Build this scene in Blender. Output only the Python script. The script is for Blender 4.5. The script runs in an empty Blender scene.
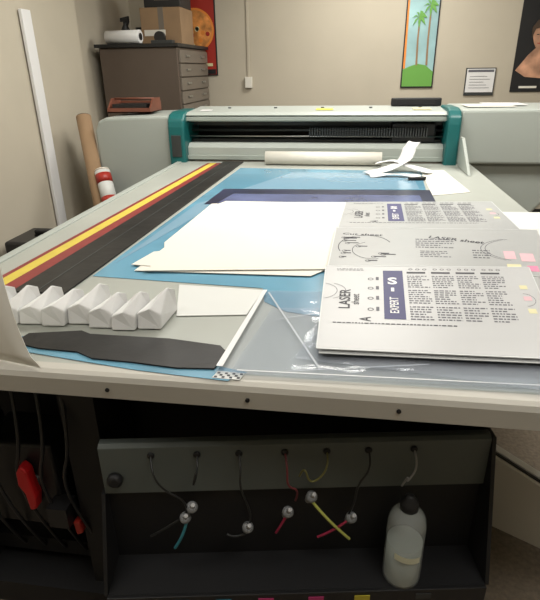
import bpy, math, random
from mathutils import Vector, Matrix
random.seed(4)
scn=bpy.context.scene
scn.view_settings.view_transform='Standard'
COL=scn.collection

# ---------------------------------------------------------------- materials
def mat(name,col,rough=.6,metal=0,var=.0,scale=8,bump=0,alpha=1,coat=0,spec=.5,trans=0,emit=0):
    m=bpy.data.materials.new(name);m.use_nodes=True
    nt=m.node_tree;b=nt.nodes['Principled BSDF']
    c=(col[0],col[1],col[2],1)
    b.inputs['Base Color'].default_value=c
    b.inputs['Roughness'].default_value=rough
    b.inputs['Metallic'].default_value=metal
    b.inputs['Alpha'].default_value=alpha
    b.inputs['Specular IOR Level'].default_value=spec
    b.inputs['Coat Weight'].default_value=coat
    b.inputs['Transmission Weight'].default_value=trans
    if emit:
        b.inputs['Emission Color'].default_value=c;b.inputs['Emission Strength'].default_value=emit
    tc=nt.nodes.new('ShaderNodeTexCoord')
    if var>0 or bump>0:
        n=nt.nodes.new('ShaderNodeTexNoise');n.inputs['Scale'].default_value=scale;n.inputs['Detail'].default_value=5
        nt.links.new(tc.outputs['Object'],n.inputs['Vector'])
        if var>0:
            r=nt.nodes.new('ShaderNodeValToRGB')
            r.color_ramp.elements[0].position=.3;r.color_ramp.elements[1].position=.7
            r.color_ramp.elements[0].color=tuple(max(0,x*(1-var)) for x in col)+(1,)
            r.color_ramp.elements[1].color=tuple(min(1,x*(1+var)) for x in col)+(1,)
            nt.links.new(n.outputs['Fac'],r.inputs['Fac']);nt.links.new(r.outputs['Color'],b.inputs['Base Color'])
        if bump>0:
            bp=nt.nodes.new('ShaderNodeBump');bp.inputs['Strength'].default_value=bump;bp.inputs['Distance'].default_value=.01
            nt.links.new(n.outputs['Fac'],bp.inputs['Height']);nt.links.new(bp.outputs['Normal'],b.inputs['Normal'])
    return m
M={}
M['wall']=mat('painted_wall',(.47,.425,.34),.8,var=.04,scale=2,bump=.05)
M['ceil']=mat('ceiling_tile',(.7,.68,.6),.9,var=.03)
M['floor']=mat('carpet_floor',(.22,.18,.135),.95,var=.2,scale=60,bump=.4)
M['bed']=mat('bed_grey',(.37,.385,.35),.38,var=.06,scale=3)
M['lip']=mat('bed_lip',(.48,.46,.41),.5,var=.04,scale=4)
M['shell']=mat('printer_shell',(.30,.335,.305),.5,var=.03,scale=3)
M['shell2']=mat('printer_shell_light',(.36,.39,.36),.45,var=.03,scale=2)
M['teal']=mat('teal_plastic',(.008,.115,.115),.35)
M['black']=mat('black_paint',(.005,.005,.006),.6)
M['black2']=mat('black_metal',(.011,.011,.012),.4)
M['dark']=mat('dark_metal',(.05,.055,.055),.4,metal=.3)
M['steel']=mat('steel',(.45,.45,.43),.3,metal=.9)
M['panel']=mat('ink_bay_panel',(.088,.102,.095),.5,var=.05,scale=5)
M['paper']=mat('white_paper',(.71,.685,.615),.6,var=.02,scale=3)
M['paperb']=mat('cool_white_paper',(.62,.63,.61),.5,var=.02,scale=3)
M['paper2']=mat('white_crumpled',(.68,.68,.675),.7,var=.04,scale=12,bump=.25)
M['white']=mat('white_plastic',(.72,.72,.72),.4)
M['yellow']=mat('yellow_strip',(.58,.46,.06),.55,var=.08,scale=20)
M['red']=mat('red_strip',(.22,.025,.022),.5,var=.1,scale=20)
M['redp']=mat('red_plastic',(.42,.008,.01),.35)
M['blackmat']=mat('black_rubber',(.018,.017,.016),.42,var=.35,scale=8,spec=.25,bump=.3)
M['navy']=mat('navy_film',(.02,.025,.06),.3,var=.5,scale=5)
M['purple']=mat('purple_film',(.10,.12,.24),.25,var=.3,scale=5)
M['ink']=mat('printed_black',(.04,.04,.05),.6)
M['inkg']=mat('printed_grey',(.11,.11,.13),.6)
M['inkb']=mat('printed_navy',(.03,.03,.13),.5)
M['brown']=mat('cabinet_brown',(.105,.078,.06),.45,var=.04)
M['drawer']=mat('drawer_tan',(.16,.135,.11),.4)
M['card']=mat('cardboard',(.28,.18,.10),.85,var=.08,scale=6)
M['pink']=mat('pink_print',(.70,.22,.36),.5);M['cyan']=mat('cyan_print',(.1,.5,.75),.5)
M['stk_c']=mat('sticker_cyan',(.03,.20,.30),.5);M['stk_m']=mat('sticker_magenta',(.45,.04,.16),.5);M['stk_y']=mat('sticker_yellow',(.5,.42,.04),.5);M['stk_w']=mat('sticker_pale',(.28,.28,.28),.5)
M['yel2']=mat('yellow_print',(.8,.7,.1),.5);M['green']=mat('green_print',(.13,.34,.06),.5)
M['orange']=mat('orange_print',(.75,.25,.04),.5);M['posred']=mat('poster_red',(.36,.025,.015),.4)
M['pinkp']=mat('pale_pink_print',(.66,.42,.46),.5);M['yelp']=mat('pale_yellow_print',(.66,.62,.36),.5)
M['skyb']=mat('poster_sky',(.30,.48,.50),.5,var=.2,scale=3);M['pizza']=mat('poster_pizza',(.60,.24,.06),.5,var=.5,scale=14)
M['skin']=mat('poster_skin',(.50,.27,.17),.5,var=.45,scale=7)
M['wood']=mat('red_wood',(.16,.05,.028),.5,var=.2,scale=9);M['hair']=mat('poster_hair',(.06,.035,.02),.5)
M['lamp']=mat('lamp_diffuser',(1,.97,.93),.5,emit=3)

def film(name,col,tr,rough=.12,var=0,scale=3,diff=.6,bump=0,tcol=None):
    m=bpy.data.materials.new(name);m.use_nodes=True;nt=m.node_tree;nt.nodes.clear()
    out=nt.nodes.new('ShaderNodeOutputMaterial')
    t=nt.nodes.new('ShaderNodeBsdfTransparent');t.inputs[0].default_value=(tcol or (.95,.97,.99))+(1,)
    p=nt.nodes.new('ShaderNodeBsdfPrincipled');p.inputs['Base Color'].default_value=col+(1,);p.inputs['Roughness'].default_value=rough
    p.inputs['Specular IOR Level'].default_value=.9
    mx=nt.nodes.new('ShaderNodeMixShader');mx.inputs[0].default_value=1-tr
    nt.links.new(t.outputs[0],mx.inputs[1]);nt.links.new(p.outputs[0],mx.inputs[2])
    if var or bump:
        tc=nt.nodes.new('ShaderNodeTexCoord');n=nt.nodes.new('ShaderNodeTexNoise');n.inputs['Scale'].default_value=scale
        n.inputs['Detail'].default_value=2;n.inputs['Distortion'].default_value=.6
        nt.links.new(tc.outputs['Object'],n.inputs['Vector'])
        if var:
            r=nt.nodes.new('ShaderNodeValToRGB');r.color_ramp.elements[0].position=.42;r.color_ramp.elements[1].position=.58
            r.color_ramp.elements[0].color=tuple(x*(1-var) for x in col)+(1,);r.color_ramp.elements[1].color=tuple(min(1,x*(1+var)) for x in col)+(1,)
            nt.links.new(n.outputs['Fac'],r.inputs[0]);nt.links.new(r.outputs[0],p.inputs['Base Color'])
        if bump:
            bp=nt.nodes.new('ShaderNodeBump');bp.inputs['Strength'].default_value=bump;bp.inputs['Distance'].default_value=.02
            nt.links.new(n.outputs['Fac'],bp.inputs['Height']);nt.links.new(bp.outputs[0],p.inputs['Normal'])
    nt.links.new(mx.outputs[0],out.inputs[0]);return m
M['blue']=film('blue_film',(.15,.36,.50),.15,.2,var=.14,scale=2.2,bump=.15)
M['blue2']=film('pale_blue_film',(.30,.50,.64),.35,.15,bump=.15)
M['clear']=film('clear_film',(.50,.53,.60),.80,.07,bump=.4,scale=6)
M['poly']=mat('white_plastic_board',(.50,.505,.51),.35,var=.03,scale=3,bump=.05)
M['poly2']=mat('grey_plastic_board',(.40,.41,.41),.32,var=.05,scale=3,bump=.05)
M['bottle']=film('bottle_plastic',(.58,.62,.60),.66,.22)

# ---------------------------------------------------------------- helpers
def mesh(name,verts,faces,m,parent=None,smooth=False,bevel=0):
    me=bpy.data.meshes.new(name);me.from_pydata([tuple(v) for v in verts],[],faces);me.validate();me.update()
    o=bpy.data.objects.new(name,me);COL.objects.link(o);me.materials.append(M[m] if isinstance(m,str) else m)
    if smooth:
        for p in me.polygons:p.use_smooth=True
    if bevel:
        b=o.modifiers.new('bevel','BEVEL');b.width=bevel;b.segments=3;b.limit_method='ANGLE'
    if parent:o.parent=parent
    return o
def box(name,x0,x1,y0,y1,z0,z1,m,parent=None,bevel=0):
    v=[(x,y,z) for z in(z0,z1) for y in(y0,y1) for x in(x0,x1)]
    f=[(0,2,3,1),(4,5,7,6),(0,1,5,4),(2,6,7,3),(0,4,6,2),(1,3,7,5)]
    return mesh(name,v,f,m,parent,bevel=bevel)
def prism(name,pts,z0,z1,m,parent=None,bevel=0):
    n=len(pts);v=[(p[0],p[1],z0) for p in pts]+[(p[0],p[1],z1) for p in pts]
    f=[tuple(range(n))[::-1],tuple(range(n,2*n))]+[(i,(i+1)%n,n+(i+1)%n,n+i) for i in range(n)]
    return mesh(name,v,f,m,parent,bevel=bevel)
def prism_y(name,pts,y0,y1,m,parent=None,bevel=0):
    n=len(pts);v=[(p[0],y0,p[1]) for p in pts]+[(p[0],y1,p[1]) for p in pts]
    f=[tuple(range(n)),tuple(range(n,2*n))[::-1]]+[(i,n+i,n+(i+1)%n,(i+1)%n) for i in range(n)]
    return mesh(name,v,f,m,parent,bevel=bevel)
def prism_x(name,pts,x0,x1,m,parent=None,bevel=0):
    n=len(pts);v=[(x0,p[0],p[1]) for p in pts]+[(x1,p[0],p[1]) for p in pts]
    f=[tuple(range(n))[::-1],tuple(range(n,2*n))]+[(i,(i+1)%n,n+(i+1)%n,n+i) for i in range(n)]
    return mesh(name,v,f,m,parent,bevel=bevel)
def lathe(name,prof,p0,axis,m,parent=None,seg=28,smooth=True):
    a=Vector(axis).normalized();q=a.to_track_quat('Z','Y').to_matrix();p0=Vector(p0);v=[];f=[]
    for r,h in prof:
        for i in range(seg):
            t=2*math.pi*i/seg;v.append(p0+q@Vector((r*math.cos(t),r*math.sin(t),h)))
    for k in range(len(prof)-1):
        for i in range(seg):
            j=(i+1)%seg;f.append((k*seg+i,k*seg+j,(k+1)*seg+j,(k+1)*seg+i))
    f.append(tuple(range(seg))[::-1]);f.append(tuple(range((len(prof)-1)*seg,len(prof)*seg)))
    o=mesh(name,v,f,m,parent)
    if smooth:
        for p in o.data.polygons:
            if len(p.vertices)==4:p.use_smooth=True
    return o
def rod(name,a,b,r,m,parent=None,seg=20):
    a=Vector(a);b=Vector(b);return lathe(name,[(r,0),(r,(b-a).length)],a,b-a,m,parent,seg)
def cable(name,pts,r,m,parent=None):
    c=bpy.data.curves.new(name,'CURVE');c.dimensions='3D';c.bevel_depth=r;c.bevel_resolution=3;c.resolution_u=8
    s=c.splines.new('NURBS');s.points.add(len(pts)-1)
    for i,p in enumerate(pts):s.points[i].co=(*p,1)
    s.use_endpoint_u=True;s.order_u=3
    o=bpy.data.objects.new(name,c);COL.objects.link(o);c.materials.append(M[m])
    if parent:o.parent=parent
    return o
def empty(name,loc=(0,0,0),rz=0):
    e=bpy.data.objects.new(name,None);COL.objects.link(e);e.location=loc;e.rotation_euler=(0,0,rz);return e
def grid(name,fn,nu,nv,m,parent=None,thick=0,smooth=True):
    v=[fn(i/(nu),j/(nv)) for j in range(nv+1) for i in range(nu+1)]
    f=[(j*(nu+1)+i,j*(nu+1)+i+1,(j+1)*(nu+1)+i+1,(j+1)*(nu+1)+i) for j in range(nv) for i in range(nu)]
    o=mesh(name,v,f,m,parent,smooth)
    if thick:
        s=o.modifiers.new('t','SOLIDIFY');s.thickness=thick;s.offset=1
    return o

# ---------------------------------------------------------------- room
box('floor',-2.5,3.3,-2.1,6.1,-.1,0,'floor')
box('ceiling',-2.5,3.3,-2.1,6.1,2.9,3.0,'ceil')
box('wall_back',-2.5,3.3,6.0,6.12,0,2.9,'wall')
box('wall_left',-2.5,-2.36,4.45,6.0,0,2.9,'wall')
box('wall_left_near',-2.5,-2.2,-2.0,4.45,0,2.9,'wall')
box('wall_right',3.2,3.3,-2.0,6.0,0,2.9,'wall')
box('wall_front',-2.5,3.3,-2.12,-2.0,0,2.9,'wall')
box('baseboard_back',-2.36,3.2,5.985,6.0,0,.10,'black2')
def fixture(x,y,w,d,power):
    e=empty('ceiling_light')
    box('frame',x-w/2-.03,x+w/2+.03,y-d/2-.03,y+d/2+.03,2.86,2.9,'white',e)
    box('diffuser',x-w/2,x+w/2,y-d/2,y+d/2,2.85,2.862,'lamp',e)
    L=bpy.data.lights.new('tube_light','AREA');L.shape='RECTANGLE';L.size=w;L.size_y=d;L.energy=power;L.color=(1,.965,.895)
    o=bpy.data.objects.new('tube_light',L);COL.objects.link(o);o.location=(x,y,2.84);o.parent=e
fixture(-.7,2.9,1.2,.6,44);fixture(1.4,2.9,1.2,.6,44);fixture(.3,4.9,1.2,.6,45);fixture(.8,.2,1.2,.6,15);fixture(-1.2,.5,1.2,.6,8)

# ---------------------------------------------------------------- printer
P=empty('flatbed_printer')
TZ=.93
box('bed_table',-1.22,.84,.95,3.84,.875,TZ,'bed',P,bevel=.004)
prism_x('front_lip',[(.935,.864),(.925,.870),(.922,.915),(.928,.926),(.94,TZ+.0005),(.965,TZ+.0005),(.965,.864)],-1.22,.84,'lip',P)
for i,x in enumerate((-.83,-.51,-.19,.13,.45)):
    lathe(f'lip_screw_{i+1}',[(.005,0),(.005,.003)],(x,.9195,.895),(0,1,0),'black',P,12)
box('left_edge_trim',-1.235,-1.2,.93,3.84,.87,.937,'shell2',P,bevel=.004)
box('body_chassis',-1.18,.34,1.28,3.7,.0,.874,'black',P)
box('body_beam',-1.18,.36,1.07,1.27,.78,.874,'black',P)
box('leg_left',-1.18,-1.08,1.02,1.2,.0,.8,'black',P)
box('leg_inner',-.72,-.62,1.04,1.24,.0,.8,'black',P)
box('base_pan',-1.18,-.62,1.0,1.28,.0,.09,'black',P)
box('leg_right',.34,.395,1.17,3.7,.0,.86,'black',P)
box('lower_rail',-1.08,-.72,1.1,1.2,.12,.18,'black2',P)
box('valve_block',-1.0,-.78,1.05,1.2,.30,.60,'black2',P,bevel=.01)
zx,zz=-.850,.475
prism_y('red_lever',[(zx-.024,zz+.065),(zx-.008,zz+.08),(zx+.010,zz+.062),(zx+.012,zz+.03),(zx+.020,zz-.03),(zx+.012,zz-.075),(zx-.008,zz-.08),(zx-.012,zz-.02),(zx-.027,zz+.01)],1.01,1.045,'redp',P,bevel=.006)
prism_y('red_lever_small',[(zx+.11,zz-.12),(zx+.13,zz-.12),(zx+.135,zz-.16),(zx+.115,zz-.17)],1.02,1.045,'posred',P,bevel=.004)
rod('lever_stem',(zx,1.04,zz),(zx,1.1,zz),.02,'dark',P)
for i in range(5):
    x=-1.0+.07*i
    cable(f'body_hose_{i+1}',[(x,1.06,.82),(x+.04,1.0,.66),(x-.03,1.02,.5),(x+.03,1.03,.3),(x+.02,1.1,.15)],.005,'black2',P)
rod('motor_body',(-.98,1.0,.66),(-.98,1.1,.66),.045,'black2',P)
box('bracket',-.80,-.74,1.0,1.06,.35,.42,'black2',P)
# gantry
GY=3.85
xl,xr=-1.165,.65
prism_x('gantry_top_cover',[(GY+.0,1.235),(GY-.02,1.25),(GY+.02,1.268),(GY+.40,1.285),(GY+.5,1.22),(GY+.5,1.20),(GY+.05,1.20)],xl,xr,'shell2',P)
prism_x('gantry_top_edge',[(GY-.025,1.212),(GY-.025,1.238),(GY+.03,1.238),(GY+.03,1.212)],xl,xr,'shell',P,bevel=.003)
box('gantry_back',xl,xr,GY+.3,GY+.45,.95,1.22,'black',P)
box('carriage_rail_upper',xl,xr,GY+.16,GY+.2,1.165,1.19,'dark',P)
box('carriage_rail_lower',xl,xr,GY+.10,GY+.14,1.045,1.075,'dark',P,bevel=.004)
rod('guide_rod',(xl,GY+.12,1.135),(xr,GY+.12,1.135),.009,'dark',P)
rod('guide_rod_thin',(xl,GY+.05,1.10),(xr,GY+.05,1.10),.005,'steel',P)
prism_x('lower_beam',[(GY-.03,.955),(GY-.03,1.03),(GY+.01,1.055),(GY+.09,1.055),(GY+.09,.955)],xl,xr,'shell2',P,bevel=.004)
prism_x('lower_beam_step',[(GY-.05,.945),(GY-.05,.975),(GY-.03,.975),(GY-.03,.945)],xl,xr,'shell',P,bevel=.003)
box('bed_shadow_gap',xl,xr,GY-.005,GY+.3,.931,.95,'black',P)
tv=[];tf=[]
for i in range(46):
    x=-.28+i*.018;b=len(tv)
    for z in(1.10,1.16):
        for y in(GY+.02,GY+.06):
            for xx in(x,x+.009):tv.append((xx,y,z))
    tf+=[(b,b+1,b+5,b+4),(b+2,b+6,b+7,b+3),(b,b+4,b+6,b+2),(b+1,b+3,b+7,b+5),(b+4,b+5,b+7,b+6),(b,b+2,b+3,b+1)]
mesh('cable_chain',tv,tf,'dark',P)
box('print_carriage',.30,.60,GY+.06,GY+.28,1.06,1.19,'black2',P,bevel=.01)
prism_x('warning_label',[(GY+.10,1.274),(GY+.10,1.278),(GY+.18,1.282),(GY+.18,1.277)],-.24,-.12,'yel2',P)
prism_x('label_right',[(GY+.10,1.274),(GY+.10,1.278),(GY+.2,1.283),(GY+.2,1.278)],.44,.56,'yelp',P)
prism_x('label_left',[(GY+.06,1.272),(GY+.06,1.276),(GY+.12,1.279),(GY+.12,1.274)],-1.08,-1.0,'white',P)
for i in range(5):
    rod(f'cover_bolt_{i+1}',(-.9+.35*i,GY+.25,1.276),(-.9+.35*i,GY+.25,1.286),.012,'dark',P,12)
def arch(name,x0,x1,z1):
    y0,y1=GY-.10,GY+.40
    pr=[(y0,.90),(y0,z1-.1),(y0+.01,z1-.05),(y0+.05,z1-.015),(y0+.12,z1),(y1-.1,z1),(y1,z1-.05),(y1,.90)]
    prism_x(name,pr,x0,x1,'teal',P,bevel=.015)
arch('arch_left',-1.285,-1.165,1.275);arch('arch_right',.65,.735,1.295)
box('arch_inset',-1.262,-1.19,GY-.106,GY-.1,.97,1.12,'dark',P,bevel=.003)
prism_y('housing_left',[(-1.86,.80),(-1.86,1.14),(-1.83,1.21),(-1.77,1.235),(-1.285,1.25),(-1.285,.62),(-1.70,.62),(-1.80,.68)],GY-.05,GY+.6,'shell2',P,bevel=.02)
box('leg_housing_left',-1.62,-1.35,GY+.05,GY+.5,0,.63,'black2',P)
prism_y('housing_right',[(.735,.93),(.735,1.285),(1.45,1.29),(1.60,1.26),(1.66,1.18),(1.66,.93)],GY-.05,GY+.6,'shell2',P,bevel=.02)
prism_y('housing_skirt',[(.76,.93),(1.64,.93),(1.42,.72),(1.28,.55),(1.12,.55),(.98,.72)],GY,GY+.5,'shell2',P,bevel=.02)
box('leg_housing_right',1.1,1.3,GY+.05,GY+.45,0,.56,'black2',P)
prism_x('right_side_flap',[(3.36,.932),(3.72,.932),(3.74,1.12),(3.68,1.12)],.735,.755,'shell2',P,bevel=.004)
# ink bay
B=empty('ink_bay',(-.58,.952,0),math.radians(9.5));B.parent=P
prism_x('panel',[(0,.55),(0,.695),(.010,.703),(.03,.703),(.03,.55)],0,.985,'panel',B,bevel=.002)
box('lower_back',0,.985,.02,.05,.30,.55,'black',B)
box('shelf',0,.985,-.105,.02,.292,.305,'black',B)
box('shelf_lip',0,.985,-.117,-.105,.22,.309,'black2',B,bevel=.002)
prism_x('side_left',[(-.105,.305),(.05,.305),(.05,.55),(.0,.55)],-.01,.0,'black',B)
prism_x('side_right',[(-.105,.305),(.05,.305),(.05,.70),(.0,.70)],.985,.995,'black',B)
for i,(x,m) in enumerate(((.05,'stk_w'),(.17,'stk_c'),(.28,'stk_c'),(.39,'stk_m'),(.52,'stk_m'),(.64,'stk_y'),(.80,'dark'))):
    box(f'sticker_{i+1}',x,x+.04,-.119,-.1175,.278,.296,m,B)
lathe('panel_knob',[(.02,0),(.02,.012),(.012,.02)],(.033,0,.60),(0,-1,0),'black',B)
hx=[.13,.245,.35,.465,.57,.675,.79]
for i,x in enumerate(hx):
    lathe(f'grommet_{i+1}',[(.009,0),(.009,.004),(.005,.006)],(x,0,.672),(0,-1,0),'black',B,16)
tgt=[(.21,.51),(.24,.62),(.37,.46),(.49,.54),(.50,.62),(.63,.49),(.76,.58)]
M['redc']=mat('red_cable',(.14,.02,.025),.4);M['yelc']=mat('yellow_cable',(.15,.14,.04),.4);M['grey']=mat('grey_cable',(.3,.3,.3),.4);M['dkc']=mat('dark_cable',(.014,.015,.015),.35)
cm=['dkc','dkc','dkc','redc','yelc','dkc','grey']
for i,x in enumerate(hx):
    tx,tz=tgt[i]
    cable(f'ink_tube_{i+1}',[(x,0,.672),(x+.005,-.04,.652),((x+tx)/2-.01,-.045,.60),(tx+.01,-.045,tz+.05),(tx,-.03,tz)],.0027,cm[i],B)
M['capm']=mat('clear_cap',(.20,.205,.21),.5,spec=.3)
M['capw']=mat('white_cap',(.42,.42,.42),.5)
for i,(x,z) in enumerate(((.205,.49),(.225,.525),(.365,.45),(.47,.50),(.53,.55),(.635,.475))):
    lathe(f'fitting_{i+1}',[(.006,-.012),(.013,-.008),(.015,.008),(.009,.014)],(x,-.03,z),(.2,-.5,.8),'capm',B,16)
    lathe(f'fitting_tip_{i+1}',[(.006,.0145),(.005,.03)],(x,-.03,z),(.2,-.5,.8),'capw',B,12)
    lathe(f'fitting_base_{i+1}',[(.008,-.03),(.008,-.0125)],(x,-.03,z),(.2,-.5,.8),'capw',B,12)
M['cyc']=mat('cyan_tube',(.05,.27,.34),.3);M['ylt']=mat('yellow_tube',(.55,.58,.14),.3);M['rdt']=mat('red_tube',(.32,.02,.06),.3)
cable('drain_tube_cyan',[(.21,-.035,.49),(.20,-.04,.44),(.170,-.03,.385)],.004,'cyc',B)
cable('drain_tube_dark',[(.19,-.035,.49),(.13,-.04,.45),(.11,-.03,.43)],.003,'dkc',B)
cable('drain_tube_yellow',[(.53,-.035,.545),(.57,-.05,.49),(.635,-.03,.40)],.0038,'ylt',B)
cable('drain_tube_red',[(.63,-.035,.475),(.59,-.04,.44),(.55,-.03,.41)],.0035,'rdt',B)
cable('drain_tube_rose',[(.47,-.035,.50),(.45,-.04,.46),(.44,-.03,.43)],.0035,'rdt',B)
cable('drain_tube_black',[(.365,-.035,.44),(.33,-.04,.42),(.31,-.03,.43)],.003,'dkc',B)

# ---------------------------------------------------------------- bottle
bt=empty('squeeze_bottle')
BX,BY,BZ=.192,1.012,.3065
lathe('bottle_body',[(.043,0),(.048,.006),(.049,.02),(.048,.185),(.044,.21),(.032,.228),(.020,.238),(.020,.243)],(BX,BY,BZ),(0,0,1),'bottle',bt,36)
M['liq']=mat('cloudy_liquid',(.34,.37,.33),.4)
lathe('liquid',[(.042,.004),(.045,.01),(.045,.13)],(BX,BY,BZ),(0,0,1),'liq',bt,36)
lathe('cap',[(.023,.238),(.023,.258),(.014,.266),(.012,.275),(.006,.28)],(BX,BY,BZ),(0,0,1),'black',bt,24)
v=[];f=[]
for i in range(9):
    t=math.radians(-125+i*10);
    for z in(.105,.125):v.append((BX+.0498*math.cos(t),BY+.0498*math.sin(t),BZ+z-i*.0015))
for i in range(8):f.append((i*2,i*2+2,i*2+3,i*2+1))
M['lab']=mat('bottle_label',(.60,.60,.45),.6)
mesh('label',v,f,'lab',bt)

# ---------------------------------------------------------------- strips on bed
st_=empty('striped_rubber_edging')
def strip(name,xa0,xa1,xb0,xb1,y0,y1,m,z=TZ+.0015,h=.003):
    return prism(name,[(xa0,y0),(xa1,y0),(xb1,y1),(xb0,y1)],z,z+h,m,st_)
strip('yellow_strip',-1.105,-1.06,-.975,-.93,1.30,3.72,'yellow')
strip('red_strip',-1.06,-1.0,-.93,-.89,1.30,3.72,'red')
strip('black_strip',-1.0,-.83,-.89,-.745,1.34,3.78,'blackmat',h=.006)
strip('black_groove',-.925,-.920,-.825,-.820,1.34,3.78,'dark',z=TZ+.0076,h=.0008)
strip('red_edging_strip',-1.125,-1.105,-.995,-.975,1.30,3.72,'red')
# blue films
prism('blue_film_sheet',[(-.815,1.50),(-.72,3.55),(.47,3.50),(.43,2.9),(.36,1.42),(-.02,1.27),(-.15,1.30),(-.22,1.36),(-.24,1.46)],TZ+.001,TZ+.002,'blue')
prism('blue_film_sheet',[(-.79,1.62),(-.74,2.5),(-.35,3.4),(.40,3.42),(.40,2.95),(-.2,2.88),(-.62,2.6)],TZ+.0025,TZ+.0032,'blue2')
prism('white_backing_sheet',[(.47,3.52),(.62,3.55),(.66,2.9),(.45,2.8)],TZ+.001,TZ+.0025,'paper')
fr=empty('dark_film_sheet')
prism('film',[(-.70,2.50),(-.68,2.86),(.45,2.92),(.44,2.50)],TZ+.004,TZ+.005,'navy',fr)
prism('inner',[(-.64,2.52),(-.60,2.74),(.38,2.78),(.38,2.52)],TZ+.0052,TZ+.0058,'purple',fr)
# paper stack
ps=empty('paper_stack')
def sheet(name,pts,z,t,m,par):return prism(name,pts,z,z+t,m,par)
sheet('sheet_1',[(-.69,1.55),(-.67,1.80),(-.69,1.86),(-.66,2.50),(.15,2.54),(.33,1.72),(-.06,1.62),(-.10,1.565)],TZ+.006,.0015,'paper',ps)
sheet('sheet_2',[(-.72,1.60),(-.69,1.74),(-.60,1.78),(-.63,2.47),(-.60,2.55),(.10,2.56),(.30,1.73),(-.05,1.62),(-.50,1.575)],TZ+.0085,.0015,'paper',ps)
sheet('sheet_3',[(-.655,1.54),(-.64,1.60),(-.66,1.85),(-.58,2.10),(-.57,2.52),(.08,2.575),(.18,1.74),(-.06,1.62)],TZ+.011,.0015,'paper',ps)
prism('paper_sheet',[(-.505,1.455),(-.235,1.44),(-.255,1.265),(-.445,1.235)],TZ+.0015,TZ+.0035,'paperb')
rl=empty('paper_roll')
rod('roll',(-.57,3.70,TZ+.047),(.23,3.70,TZ+.047),.045,'paper',rl,32)
for s_,x in((-1,-.5705),(1,.2305)):
    lathe('roll_core_%d'%(1 if s_<0 else 2),[(.016,0),(.016,.002)],(x,3.70,TZ+.047),(s_,0,0),'card',rl,20)
cr=empty('paper_offcuts')
def ribbon(name,path,w,m,par,wd=None):
    P_=[Vector(p) for p in path];n=len(P_)-1
    def fn(u,v):
        s=u*n;i=min(int(s),n-1);t=s-i
        a=P_[max(i-1,0)];b=P_[i];c=P_[i+1];d=P_[min(i+2,n)]
        p=.5*((2*b)+(c-a)*t+(2*a-5*b+4*c-d)*t*t+(3*b-a-3*c+d)*t**3)
        tg=(c-b).normalized();sd=tg.cross(wd or Vector((0,0,1)))
        if sd.length<.1:sd=Vector((1,0,0))
        sd.normalize();return p+sd*(v-.5)*w+Vector((0,0,.004*math.sin(9*u+4*v)))
    return grid(name,fn,24,3,m,par,.0015)
ribbon('ribbon_1',[(.12,3.34,.945),(.25,3.42,.96),(.36,3.52,1.0),(.40,3.60,1.07),(.43,3.63,1.10)],.09,'paper2',cr)
ribbon('ribbon_2',[(.20,3.62,.965),(.30,3.55,.99),(.40,3.48,.97),(.52,3.40,.945)],.08,'paper2',cr)
ribbon('ribbon_3',[(.14,3.28,.94),(.3,3.30,.95),(.44,3.26,.945)],.06,'paper2',cr)
kn=empty('utility_knife')
prism('handle',[(.36,3.20),(.37,3.18),(.46,3.20),(.47,3.225),(.45,3.235)],TZ+.003,TZ+.02,'black',kn,bevel=.003)
prism('blade',[(.36,3.20),(.37,3.185),(.33,3.18)],TZ+.008,TZ+.01,'steel',kn)

# ---------------------------------------------------------------- folded white paper pieces
fp_=empty('folded_paper_pieces')
random.seed(11)
X0=-.980;nfold=8;wf=.0655
for k in range(nfold):
    x=X0+k*wf; w=wf*.95; j=random.uniform
    yf=1.140+.008*math.sin(k*1.9)+j(-.004,.004)-.018*(k<2)
    yb=yf+.125+j(-.01,.01)
    h1=.052+j(-.006,.006);h2=.084+j(-.010,.006)
    z0=TZ+.003
    V=[(x,yf,z0),(x+w,yf+.006,z0),(x+w+.006,yb,z0),(x+.008,yb,z0),
       (x-.002,yf+.012,z0+h1*.80),(x+w*.50,yf+.008,z0+h1*1.05),(x+w+.001,yf+.016,z0+h1*.72),
       (x+w*.92,yb-.04,z0+h2),(x+w*.35,yb-.012,z0+h2*.62),(x+.008,yb-.005,z0+h2*.45),(x+w+.006,yb-.006,z0+h2*.80)]
    Fc=[(3,2,1,0),(0,1,6,5,4),(4,5,8,9),(5,7,8),(5,6,7),(0,4,9,3),(1,2,10,7,6),(9,8,7,10,2,3)]
    mesh(f'piece_{k+1}',V,Fc,'paper2',fp_,bevel=.004)
# curled sheet at left
def curl(u,v):
    x=-.672-.5*u; y=.935+.10*u+.02*v
    x2=x-.085*(v**.55)
    return (x2,y+.05*v*v,TZ+.003+.40*v)
grid('curled_paper',curl,10,16,'paper',None,.0015)
prism('blue_offcut',[(-.86,1.03),(-.84,1.08),(-.30,1.0),(-.20,.975),(-.235,.935),(-.36,.945),(-.46,.955),(-.74,1.0)],TZ+.0015,TZ+.0025,'blue')
prism('black_rubber_cutout',[(-.80,1.035),(-.79,1.085),(-.66,1.115),(-.63,1.10),(-.42,1.10),(-.285,1.08),(-.262,1.05),(-.275,.975),(-.36,.968),(-.47,.98),(-.57,.985),(-.62,1.01),(-.72,1.015)],TZ+.003,TZ+.007,'blackmat')
rm=empty('registration_mark_strip')
prism('strip',[(-.272,.942),(-.21,.940),(-.203,.968),(-.265,.971)],TZ+.003,TZ+.0036,'paperb',rm)
dt=[];df=[]
for i in range(7):
    for j in range(3):
        if (i+j)%2:continue
        x=-.268+i*.0085+.002*j;y=.943+j*.008;b=len(dt);z=TZ+.004
        dt+=[(x,y,z),(x+.0065,y,z),(x+.0065,y+.007,z),(x,y+.007,z)];df.append((b,b+1,b+2,b+3))
mesh('marks',dt,df,'ink',rm)

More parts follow.
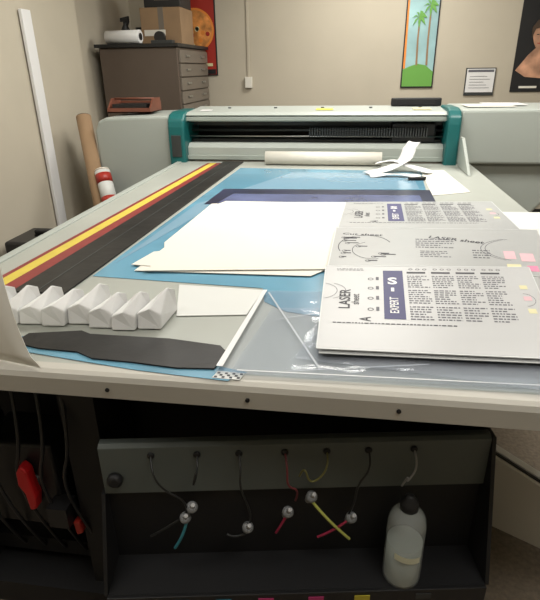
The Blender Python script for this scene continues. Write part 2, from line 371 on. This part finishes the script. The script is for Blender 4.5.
# ---------------------------------------------------------------- clear films
cl=empty('clear_film_sheets')
def wavy(name,c,z,amp,sd,par,m='clear'):
    c=[Vector((q[0],q[1],0)) for q in c]
    def fn(s,t):
        p=c[0]*(1-s)*(1-t)+c[1]*s*(1-t)+c[2]*s*t+c[3]*(1-s)*t
        return (p.x,p.y,z+amp*(math.sin(7*s+sd+3*t)*math.sin(5*t+sd*2)+.5*math.sin(13*s-6*t+sd))/1.5)
    return grid(name,fn,26,26,m,par)
wavy('film_1',[(-.270,.955),(.50,.965),(.62,1.5),(-.235,1.43)],TZ+.0066,.0022,1.0,cl)
wavy('film_2',[(-.235,.955),(.52,.975),(.55,1.4),(-.19,1.30)],TZ+.0110,.0022,2.3,cl)
wavy('film_3',[(-.10,1.03),(.46,.955),(.60,1.5),(-.02,1.38)],TZ+.0155,.002,4.1,cl)
prism('film_edge',[(-.232,1.42),(-.220,1.42),(-.255,.975),(-.270,.975)],TZ+.0136,TZ+.014,'white',cl)
prism('film_edge_front',[(-.22,.962),(-.22,.965),(.50,.985),(.50,.982)],TZ+.0136,TZ+.014,'white',cl)
M['crease_glint']=film('film_crease_glint',(.75,.78,.82),.45,.1)  # pale strips that paint bright highlights along the film's creases
prism('crease_glint_1',[(-.215,1.40),(-.210,1.40),(-.035,.985),(-.040,.985)],TZ+.0142,TZ+.0145,'crease_glint',cl)
prism('crease_glint_2',[(-.17,1.22),(-.165,1.225),(-.055,1.28),(-.056,1.276)],TZ+.0142,TZ+.0145,'crease_glint',cl)
prism('crease_glint_3',[(-.11,.97),(-.108,.972),(.20,1.04),(.20,1.036)],TZ+.0142,TZ+.0145,'crease_glint',cl)
prism('white_board_sheet',[(.47,1.50),(.58,2.46),(1.02,2.48),(1.02,1.40)],TZ+.0015,TZ+.0065,'paperb')

# ---------------------------------------------------------------- printed boards
def quadmap(c):
    c=[Vector(q) for q in c]
    return lambda s,t:(c[0]*(1-s)*(1-t)+c[1]*s*(1-t)+c[2]*s*t+c[3]*(1-s)*t)
def textmesh(txt,size,bold=0):
    c=bpy.data.curves.new('t','FONT');c.body=txt;c.size=size;c.offset=bold;c.resolution_u=3
    o=bpy.data.objects.new('t',c);COL.objects.link(o);bpy.context.view_layer.update()
    me=bpy.data.meshes.new_from_object(o.evaluated_get(bpy.context.evaluated_depsgraph_get()))
    vs=[v.co.copy() for v in me.vertices];fs=[tuple(p.vertices) for p in me.polygons]
    bpy.data.objects.remove(o);bpy.data.meshes.remove(me);return vs,fs
class Ink:
    def __init__(s,mp,lift):s.mp=mp;s.v={};s.f={};s.l=lift
    def _add(s,m,pts,faces):
        V=s.v.setdefault(m,[]);F_=s.f.setdefault(m,[]);b=len(V)
        lf=s.l*(2 if m in('paper','white') else 1)
        for (x,y) in pts:
            q=s.mp(x,y);V.append((q.x,q.y,q.z+lf))
        F_+= [tuple(b+i for i in f) for f in faces]
    def rect(s,m,x0,y0,x1,y1):s._add(m,[(x0,y0),(x1,y0),(x1,y1),(x0,y1)],[(0,1,2,3)])
    def text(s,m,t,x,y,size,rot=0,bold=0,asp=1):
        vs,fs=textmesh(t,size,bold);c,sn=math.cos(rot),math.sin(rot)
        s._add(m,[(x+(v.x*c-v.y*sn),y+(v.x*sn+v.y*c)*asp) for v in vs],fs)
    def ring(s,m,x,y,r,w,asp=1,n=20,a0=0,a1=6.2832):
        p=[]
        for i in range(n+1):
            t=a0+(a1-a0)*i/n
            p+=[(x+r*math.cos(t),y+r*math.sin(t)*asp),(x+(r-w)*math.cos(t),y+(r-w)*math.sin(t)*asp)]
        s._add(m,p,[(2*i,2*i+2,2*i+3,2*i+1) for i in range(n)])
    def lines(s,m,x0,y0,x1,y1,n,gap=.45):
        h=(y1-y0)/n
        for i in range(n):
            y=y0+i*h;x=x0;end=x1-(x1-x0)*random.choice([0,0,.1,.35])
            while x<end:
                w=random.uniform(.006,.022);s.rect(m,x,y,min(x+w,end),y+h*gap);x+=w+.005
    def done(s,par):
        for m in s.v:mesh('print_'+m,s.v[m],s.f[m],m,par)
def board(corners,seed,kind,pm_='poly',t=.002):
    random.seed(seed)
    e=empty('printed_plastic_board')
    mp=quadmap(corners)
    v=[mp(0,0),mp(1,0),mp(1,1),mp(0,1)]
    vv=[(q.x,q.y,q.z) for q in v]+[(q.x,q.y,q.z+t) for q in v]
    mesh('board',vv,[(3,2,1,0),(4,5,6,7),(0,1,5,4),(1,2,6,5),(2,3,7,6),(3,0,4,7)],pm_,e)
    I=Ink(lambda s,tt:mp(s,tt)+Vector((0,0,t)),.0006)
    for q in ((0,0,1,.006),(0,.992,1,1),(0,0,.005,1),(.995,0,1,1)):I.rect('edge',*q)
    if kind=='full':
        I.text('ink','LASER',.130,.40,.070,math.pi/2,.0015,1.25)
        I.text('ink','sheet',.172,.45,.050,math.pi/2,.0005,1.2)
        for k in range(4):
            I.ring('ink',.225,.40+.13*k,.014,.004,1.2,16);I.rect('inkg',.250,.385+.13*k,.264,.43+.13*k)
        I.rect('inkb',.285,.30,.380,.92)
        I.text('white','S',.305,.72,.10,0,.003,1.3)
        I.text('white','EXPERT',.350,.36,.055,math.pi/2,.0008,1.0)
        I.rect('white',.32,.62,.335,.67)
        for c in range(4):
            x=.400+c*.118
            I.rect('ink',x,.880,x+.090,.905)
            I.lines('inkg',x,.68,x+.104,.86,7,.45);I.lines('inkg',x,.48,x+.104,.66,7,.45);I.lines('inkg',x,.30,x+.104,.46,6,.45)
            for kk in range(3):I.ring('ink',x+.02+.034*kk,.945,.010,.003,1.3,12)
        I.lines('ink',.06,.245,.88,.262,1,.6)
        I.ring('inkg',-.02,.62,.09,.003,1.2,20,-1.2,1.2);I.ring('inkg',.02,.62,.09,.003,1.2,20,-1.2,1.2)
        I.lines('inkg',.06,.92,.26,.96,2,.4)
        I.text('ink','A',.225,.27,.07,math.pi/2,.001,1)
        I.ring('inkg',.915,.55,.05,.002,1.5,24,-1.5,1.5)
        for c in range(3):I.rect('pinkp' if c%2 else 'yelp',.915,.40+.14*c,.95,.45+.14*c)
    else:
        I.text('ink','LASER sheet',.46,.74,.052,-.28,.001,1.7)
        I.lines('inkg',.40,.50,.58,.74,5,.4);I.lines('inkg',.42,.30,.56,.45,4,.4);I.lines('inkg',.66,.30,.74,.50,4,.4)
        for k in range(14):
            a=random.uniform(.05,.30);b=random.uniform(.18,.75)
            I.rect('ink',a,b,a+random.uniform(.02,.06),b+.018);I.ring('ink',a,b,.012,.003,1.8,14)
        I.ring('ink',.16,.5,.13,.004,2.2,24,.4,3.6);I.ring('ink',.20,.42,.10,.003,2.0,24,2,5)
        I.text('ink','Cut sheet',.04,.80,.05,-.1,.0005,1.4)
        I.rect('pinkp',.80,.30,.85,.46);I.rect('pinkp',.87,.26,.93,.42)
        I.rect('yelp',.80,.10,.86,.2);I.rect('pink',.885,.08,.93,.18);I.rect('green',.95,.06,.99,.14)
        I.ring('inkg',.90,.50,.2,.003,1.3,24,2.0,4.2);I.ring('inkg',.92,.50,.2,.003,1.3,24,2.0,4.2)
    I.done(e)
    return e
M['edge']=mat('board_cut_edge',(.62,.64,.64),.4)
board([(-.03,2.05,.9455),(.70,2.10,.9455),(.70,2.62,.9455),(.00,2.55,.9455)],1,'full','poly2')
board([(-.05,1.60,.950),(.66,1.60,.950),(.76,2.13,.950),(-.035,2.08,.950)],2,'mix','poly2')
board([(-.052,1.05,.9585),(.50,1.065,.9585),(.59,1.66,.9585),(-.055,1.605,.9585)],3,'full','poly')
st=empty('plastic_board_stack')
prism('board_1',[(-.035,1.08),(.49,1.09),(.585,1.59),(-.03,1.585)],.950,.9515,'poly2',st)
prism('board_2',[(-.045,1.04),(.505,1.055),(.60,1.59),(-.04,1.58)],.9535,.955,'poly2',st)

# ---------------------------------------------------------------- back room
fc=empty('flat_file_cabinet')
cx0,cx1,cy0,cy1=-2.26,-1.535,4.92,5.94
box('carcass',cx0,cx1,cy0,cy1,0.0,1.735,'brown',fc,bevel=.006)
box('top',cx0-.03,cx1+.02,cy0-.03,cy1+.02,1.737,1.765,'black2',fc)
nd=14
for i in range(nd):
    z=.10+i*.116
    box(f'drawer_{i+1}',cx1,cx1+.018,cy0+.03,cy1-.03,z,z+.105,'drawer',fc,bevel=.003)
    for j,yy in enumerate((cy0+.25,cy1-.25)):
        box(f'handle_{i+1}_{j+1}',cx1+.018,cx1+.03,yy-.06,yy+.06,z+.05,z+.065,'steel',fc)
T0=1.766
cb=empty('cardboard_box')
box('carton',-1.93,-1.55,5.15,5.55,T0,T0+.30,'card',cb,bevel=.004)
box('tape',-1.76,-1.71,5.148,5.552,T0+.001,T0+.302,'drawer',cb)
box('flap',-1.90,-1.70,5.145,5.15,T0+.07,T0+.12,'paper',cb)
cb2=empty('cardboard_box')
box('carton',-1.90,-1.56,5.2,5.55,T0+.303,T0+.55,'black2',cb2,bevel=.004)
box('tape',-1.80,-1.66,5.197,5.2,T0+.36,T0+.46,'drawer',cb2)
wr=empty('white_paper_roll')
lathe('roll',[(.05,0),(.055,.003),(.055,.33),(.05,.333)],(-2.20,4.99,T0+.057),(1,-.12,0),'white',wr,28)
lathe('roll_core',[(.03,0),(.03,.004)],(-1.869,4.9505,T0+.057),(1,-.12,0),'black',wr,20)
sb=empty('spray_bottle')
lathe('body',[(.04,0),(.042,.01),(.042,.13),(.018,.18),(.018,.20)],(-2.12,5.25,T0),(0,0,1),'black2',sb)
prism_y('trigger_head',[(-2.16,T0+.20),(-2.16,T0+.23),(-2.08,T0+.245),(-2.08,T0+.20),(-2.10,T0+.16),(-2.11,T0+.20)],5.235,5.265,'black',sb)
tp=empty('tape_dispenser')
lathe('tape_ring',[(.05,0),(.05,.04)],(-1.72,5.02,T0+.052),(0,1,0),'black2',tp,28)
box('base',-1.80,-1.60,5.01,5.09,T0,T0+.03,'dark',tp,bevel=.005)
lb=empty('storage_tin')
lathe('tin',[(.07,0),(.07,.14)],(-2.01,5.42,T0),(0,0,1),'white',lb,28)
lathe('lid',[(.073,.14),(.073,.16)],(-2.01,5.42,T0),(0,0,1),'dark',lb,28)
ct=empty('wooden_tray')
cx,cy=-1.82,GY+.12;z=1.256
box('base',cx,cx+.34,cy,cy+.25,z,z+.008,'wood',ct)
box('front',cx,cx+.34,cy,cy+.012,z,z+.035,'wood',ct)
box('back',cx,cx+.34,cy+.238,cy+.25,z,z+.075,'wood',ct)
prism_x('side_1',[(cy+.012,z),(cy+.238,z),(cy+.238,z+.10),(cy+.09,z+.10),(cy+.012,z+.035)],cx,cx+.012,'wood',ct)
prism_x('side_2',[(cy+.012,z),(cy+.238,z),(cy+.238,z+.10),(cy+.09,z+.10),(cy+.012,z+.035)],cx+.328,cx+.34,'wood',ct)
rod('handle',(cx+.01,cy+.14,z+.095),(cx+.33,cy+.14,z+.095),.008,'wood',ct)
box('contents',cx+.03,cx+.3,cy+.03,cy+.22,z+.009,z+.06,'black2',ct)
lp=empty('black_control_box')
box('body',.30,.66,GY+.33,GY+.39,1.284,1.34,'black2',lp,bevel=.01)
box('screen',.34,.62,GY+.325,GY+.33,1.295,1.33,'black',lp)
pp=empty('paper_notes')
box('note_1',.80,1.12,GY+.1,GY+.35,1.292,1.294,'paper',pp)
box('note_2',.95,1.22,GY+.2,GY+.45,1.295,1.299,'white',pp)
cd=empty('cable_raceway')
box('channel',-1.105,-1.08,5.985,5.998,1.45,2.88,'wall',cd,bevel=.003)
box('outlet_box',-1.13,-1.055,5.96,5.998,1.36,1.47,'paper',cd,bevel=.005)
def poster(name,x0,x1,z0,z1,m,frame=None):
    e=empty(name);box('print_sheet',x0,x1,5.99,5.997,z0,z1,m,e)
    if frame:
        box('border_b',x0-.012,x1+.012,5.985,5.997,z0-.012,z0,frame,e);box('border_l',x0-.012,x0,5.985,5.997,z0,z1,frame,e)
        box('border_r',x1,x1+.012,5.985,5.997,z0,z1,frame,e);box('border_t',x0-.012,x1+.012,5.985,5.997,z1,z1+.012,frame,e)
    return e
pm=poster('palm_tree_poster',.52,.82,1.36,2.35,'skyb','black2')
prism_y('ground_art',[(.52,1.361),(.82,1.361),(.82,1.50),(.74,1.56),(.66,1.575),(.58,1.55),(.52,1.52)],5.984,5.989,'green',pm)
prism_y('stripe_art',[(.52,1.53),(.54,1.53),(.535,2.35),(.52,2.35)],5.985,5.989,'orange',pm)
for i,(tx,tz) in enumerate(((.64,2.0),(.74,2.1))):
    prism_y(f'trunk_art_{i+1}',[(tx+.0,1.56),(tx+.02,1.56),(tx+.01,1.8),(tx+.012,tz),(tx-.004,tz),(tx-.006,1.8)],5.982,5.9835,'card',pm)
    for k in range(7):
        a=math.radians(k*360/7+15);dx,dz=math.cos(a),math.sin(a);L_=.08
        prism_y(f'frond_art_{i+1}_{k+1}',[(tx,tz),(tx+dx*L_*.5-dz*.015,tz+dz*L_*.5+dx*.015+.01),(tx+dx*L_,tz+dz*L_-.03),(tx+dx*L_*.5+dz*.012,tz+dz*L_*.5-dx*.012-.005)],5.98,5.9815,'green',pm)
rp=poster('pizza_poster',-1.98,-1.44,1.50,2.35,'posred','black2')
lathe('plate_art',[(.205,0),(.205,.003)],(-1.655,5.989,1.93),(0,-1,0),'orange',rp,40)
lathe('pizza_art',[(.185,0),(.185,.003)],(-1.655,5.985,1.93),(0,-1,0),'pizza',rp,40)
random.seed(2)
for i in range(14):
    a=random.uniform(0,6.28);r=random.uniform(.02,.15)
    lathe(f'topping_art_{i+1}',[(.022,0),(.022,.002)],(-1.655+r*math.cos(a),5.981,1.93+r*math.sin(a)),(0,-1,0),('posred','yelp','orange')[i%3],rp,14)
box('caption_art',-1.62,-1.48,5.985,5.989,1.58,1.61,'yelp',rp)
box('banner_art',-1.97,-1.45,5.985,5.989,1.505,1.55,'black2',rp)
fp=poster('portrait_poster',1.60,2.15,1.30,2.12,'black')
prism_y('shoulder_art',[(1.62,1.50),(1.72,1.44),(1.95,1.42),(2.1,1.44),(2.06,1.58),(1.93,1.66),(1.86,1.72),(1.80,1.72),(1.72,1.64)],5.985,5.989,'skin',fp)
prism_y('face_art',[(1.755,1.74),(1.735,1.80),(1.74,1.87),(1.80,1.90),(1.87,1.88),(1.885,1.80),(1.865,1.73),(1.82,1.695),(1.78,1.70)],5.980,5.984,'skin',fp)
prism_y('hair_art',[(1.725,1.79),(1.715,1.88),(1.76,1.945),(1.86,1.95),(1.915,1.88),(1.90,1.76),(1.885,1.76),(1.875,1.85),(1.82,1.88),(1.75,1.87)],5.975,5.979,'hair',fp)
box('eyes_art_1',1.765,1.79,5.977,5.9795,1.815,1.823,'black',fp);box('eyes_art_2',1.825,1.85,5.977,5.9795,1.815,1.823,'black',fp)
box('mouth_art',1.785,1.83,5.977,5.9795,1.738,1.746,'posred',fp)
box('caption_art',1.68,1.85,5.985,5.989,1.335,1.355,'paper',fp)
wh=empty('wall_notice')
box('backing',1.15,1.44,5.985,5.998,1.27,1.53,'dark',wh)
box('paper',1.16,1.43,5.98,5.985,1.30,1.52,'white',wh)
box('header',1.17,1.42,5.978,5.98,1.49,1.512,'inkg',wh)
for i in range(5):box(f'text_line_{i+1}',1.19,1.39-.03*(i%3),5.978,5.98,1.34+i*.027,1.344+i*.027,'inkg',wh)
ml=empty('white_moulding_board')
box('board',-2.19,-2.165,3.62,3.73,0,1.93,'white',ml,bevel=.004)
tb=empty('cardboard_tubes')
a=Vector((-1.64,3.36,.05));b=Vector((-1.99,3.91,1.235))
rod('tube_1',a,b,.055,'card',tb,28);rod('tube_cap_1',b,b+(b-a).normalized()*.006,.05,'black2',tb,28)
a=Vector((-1.50,3.3,.1));b=Vector((-1.80,3.70,.87))
rod('tube_2',a,b,.055,'card',tb,28)
d=(b-a).normalized();rod('tube_cap_2',b,b+d*.008,.052,'paper',tb,28)
rod('label_white',b-d*.30,b-d*.005,.0562,'paperb',tb,28)
rod('label_red_band_1',b-d*.10,b-d*.03,.0575,'posred',tb,28);rod('label_red_band_2',b-d*.26,b-d*.21,.0575,'posred',tb,28)
bb=empty('black_tool_case')
box('case',-2.15,-1.75,2.9,3.25,0,.56,'black2',bb,bevel=.02)
box('handle',-2.02,-1.88,3.05,3.1,.57,.60,'black',bb,bevel=.01)
box('handle_post_1',-2.02,-2.0,3.05,3.1,.555,.57,'black',bb);box('handle_post_2',-1.9,-1.88,3.05,3.1,.555,.57,'black',bb)
fb=empty('foam_board_stack')
def lean(u0,th,m,n):
    v=[(.43+u0,1.60,.0),(1.05+u0,1.25,.0),(1.05+u0,1.25,.14),(.43+u0,1.60,.34)]
    nn=Vector((.32,.45,0)).normalized()*th
    vv=v+[(q[0]+nn.x,q[1]+nn.y,q[2]) for q in v]
    mesh(n,vv,[(0,1,2,3),(7,6,5,4),(0,4,5,1),(1,5,6,2),(2,6,7,3),(3,7,4,0)],m,fb)
lean(.0,.02,'paper','board_1');lean(.03,.008,'black2','board_2');lean(.05,.03,'white','board_3')

# ---------------------------------------------------------------- world + camera
w=bpy.data.worlds.new('w');scn.world=w;w.use_nodes=True
w.node_tree.nodes['Background'].inputs[0].default_value=(.9,.88,.83,1);w.node_tree.nodes['Background'].inputs[1].default_value=.15
p=math.radians(24);th=math.radians(8.5);r=math.radians(0.8)
Fh=Vector((-math.sin(th),math.cos(th),0));Z=Vector((0,0,1))
F=Fh*math.cos(p)-Z*math.sin(p);U=Fh*math.sin(p)+Z*math.cos(p);R=Vector((math.cos(th),math.sin(th),0))
R2=R*math.cos(r)-U*math.sin(r);U2=U*math.cos(r)+R*math.sin(r)
cam=bpy.data.cameras.new('camera');co=bpy.data.objects.new('camera',cam);COL.objects.link(co)
mt=Matrix((R2,U2,-F)).transposed().to_4x4();mt.translation=Vector((0,0,1.55));co.matrix_world=mt
cam.sensor_fit='VERTICAL';cam.sensor_height=24;cam.sensor_width=21.6;cam.lens=20.8;cam.clip_start=.02
scn.camera=co
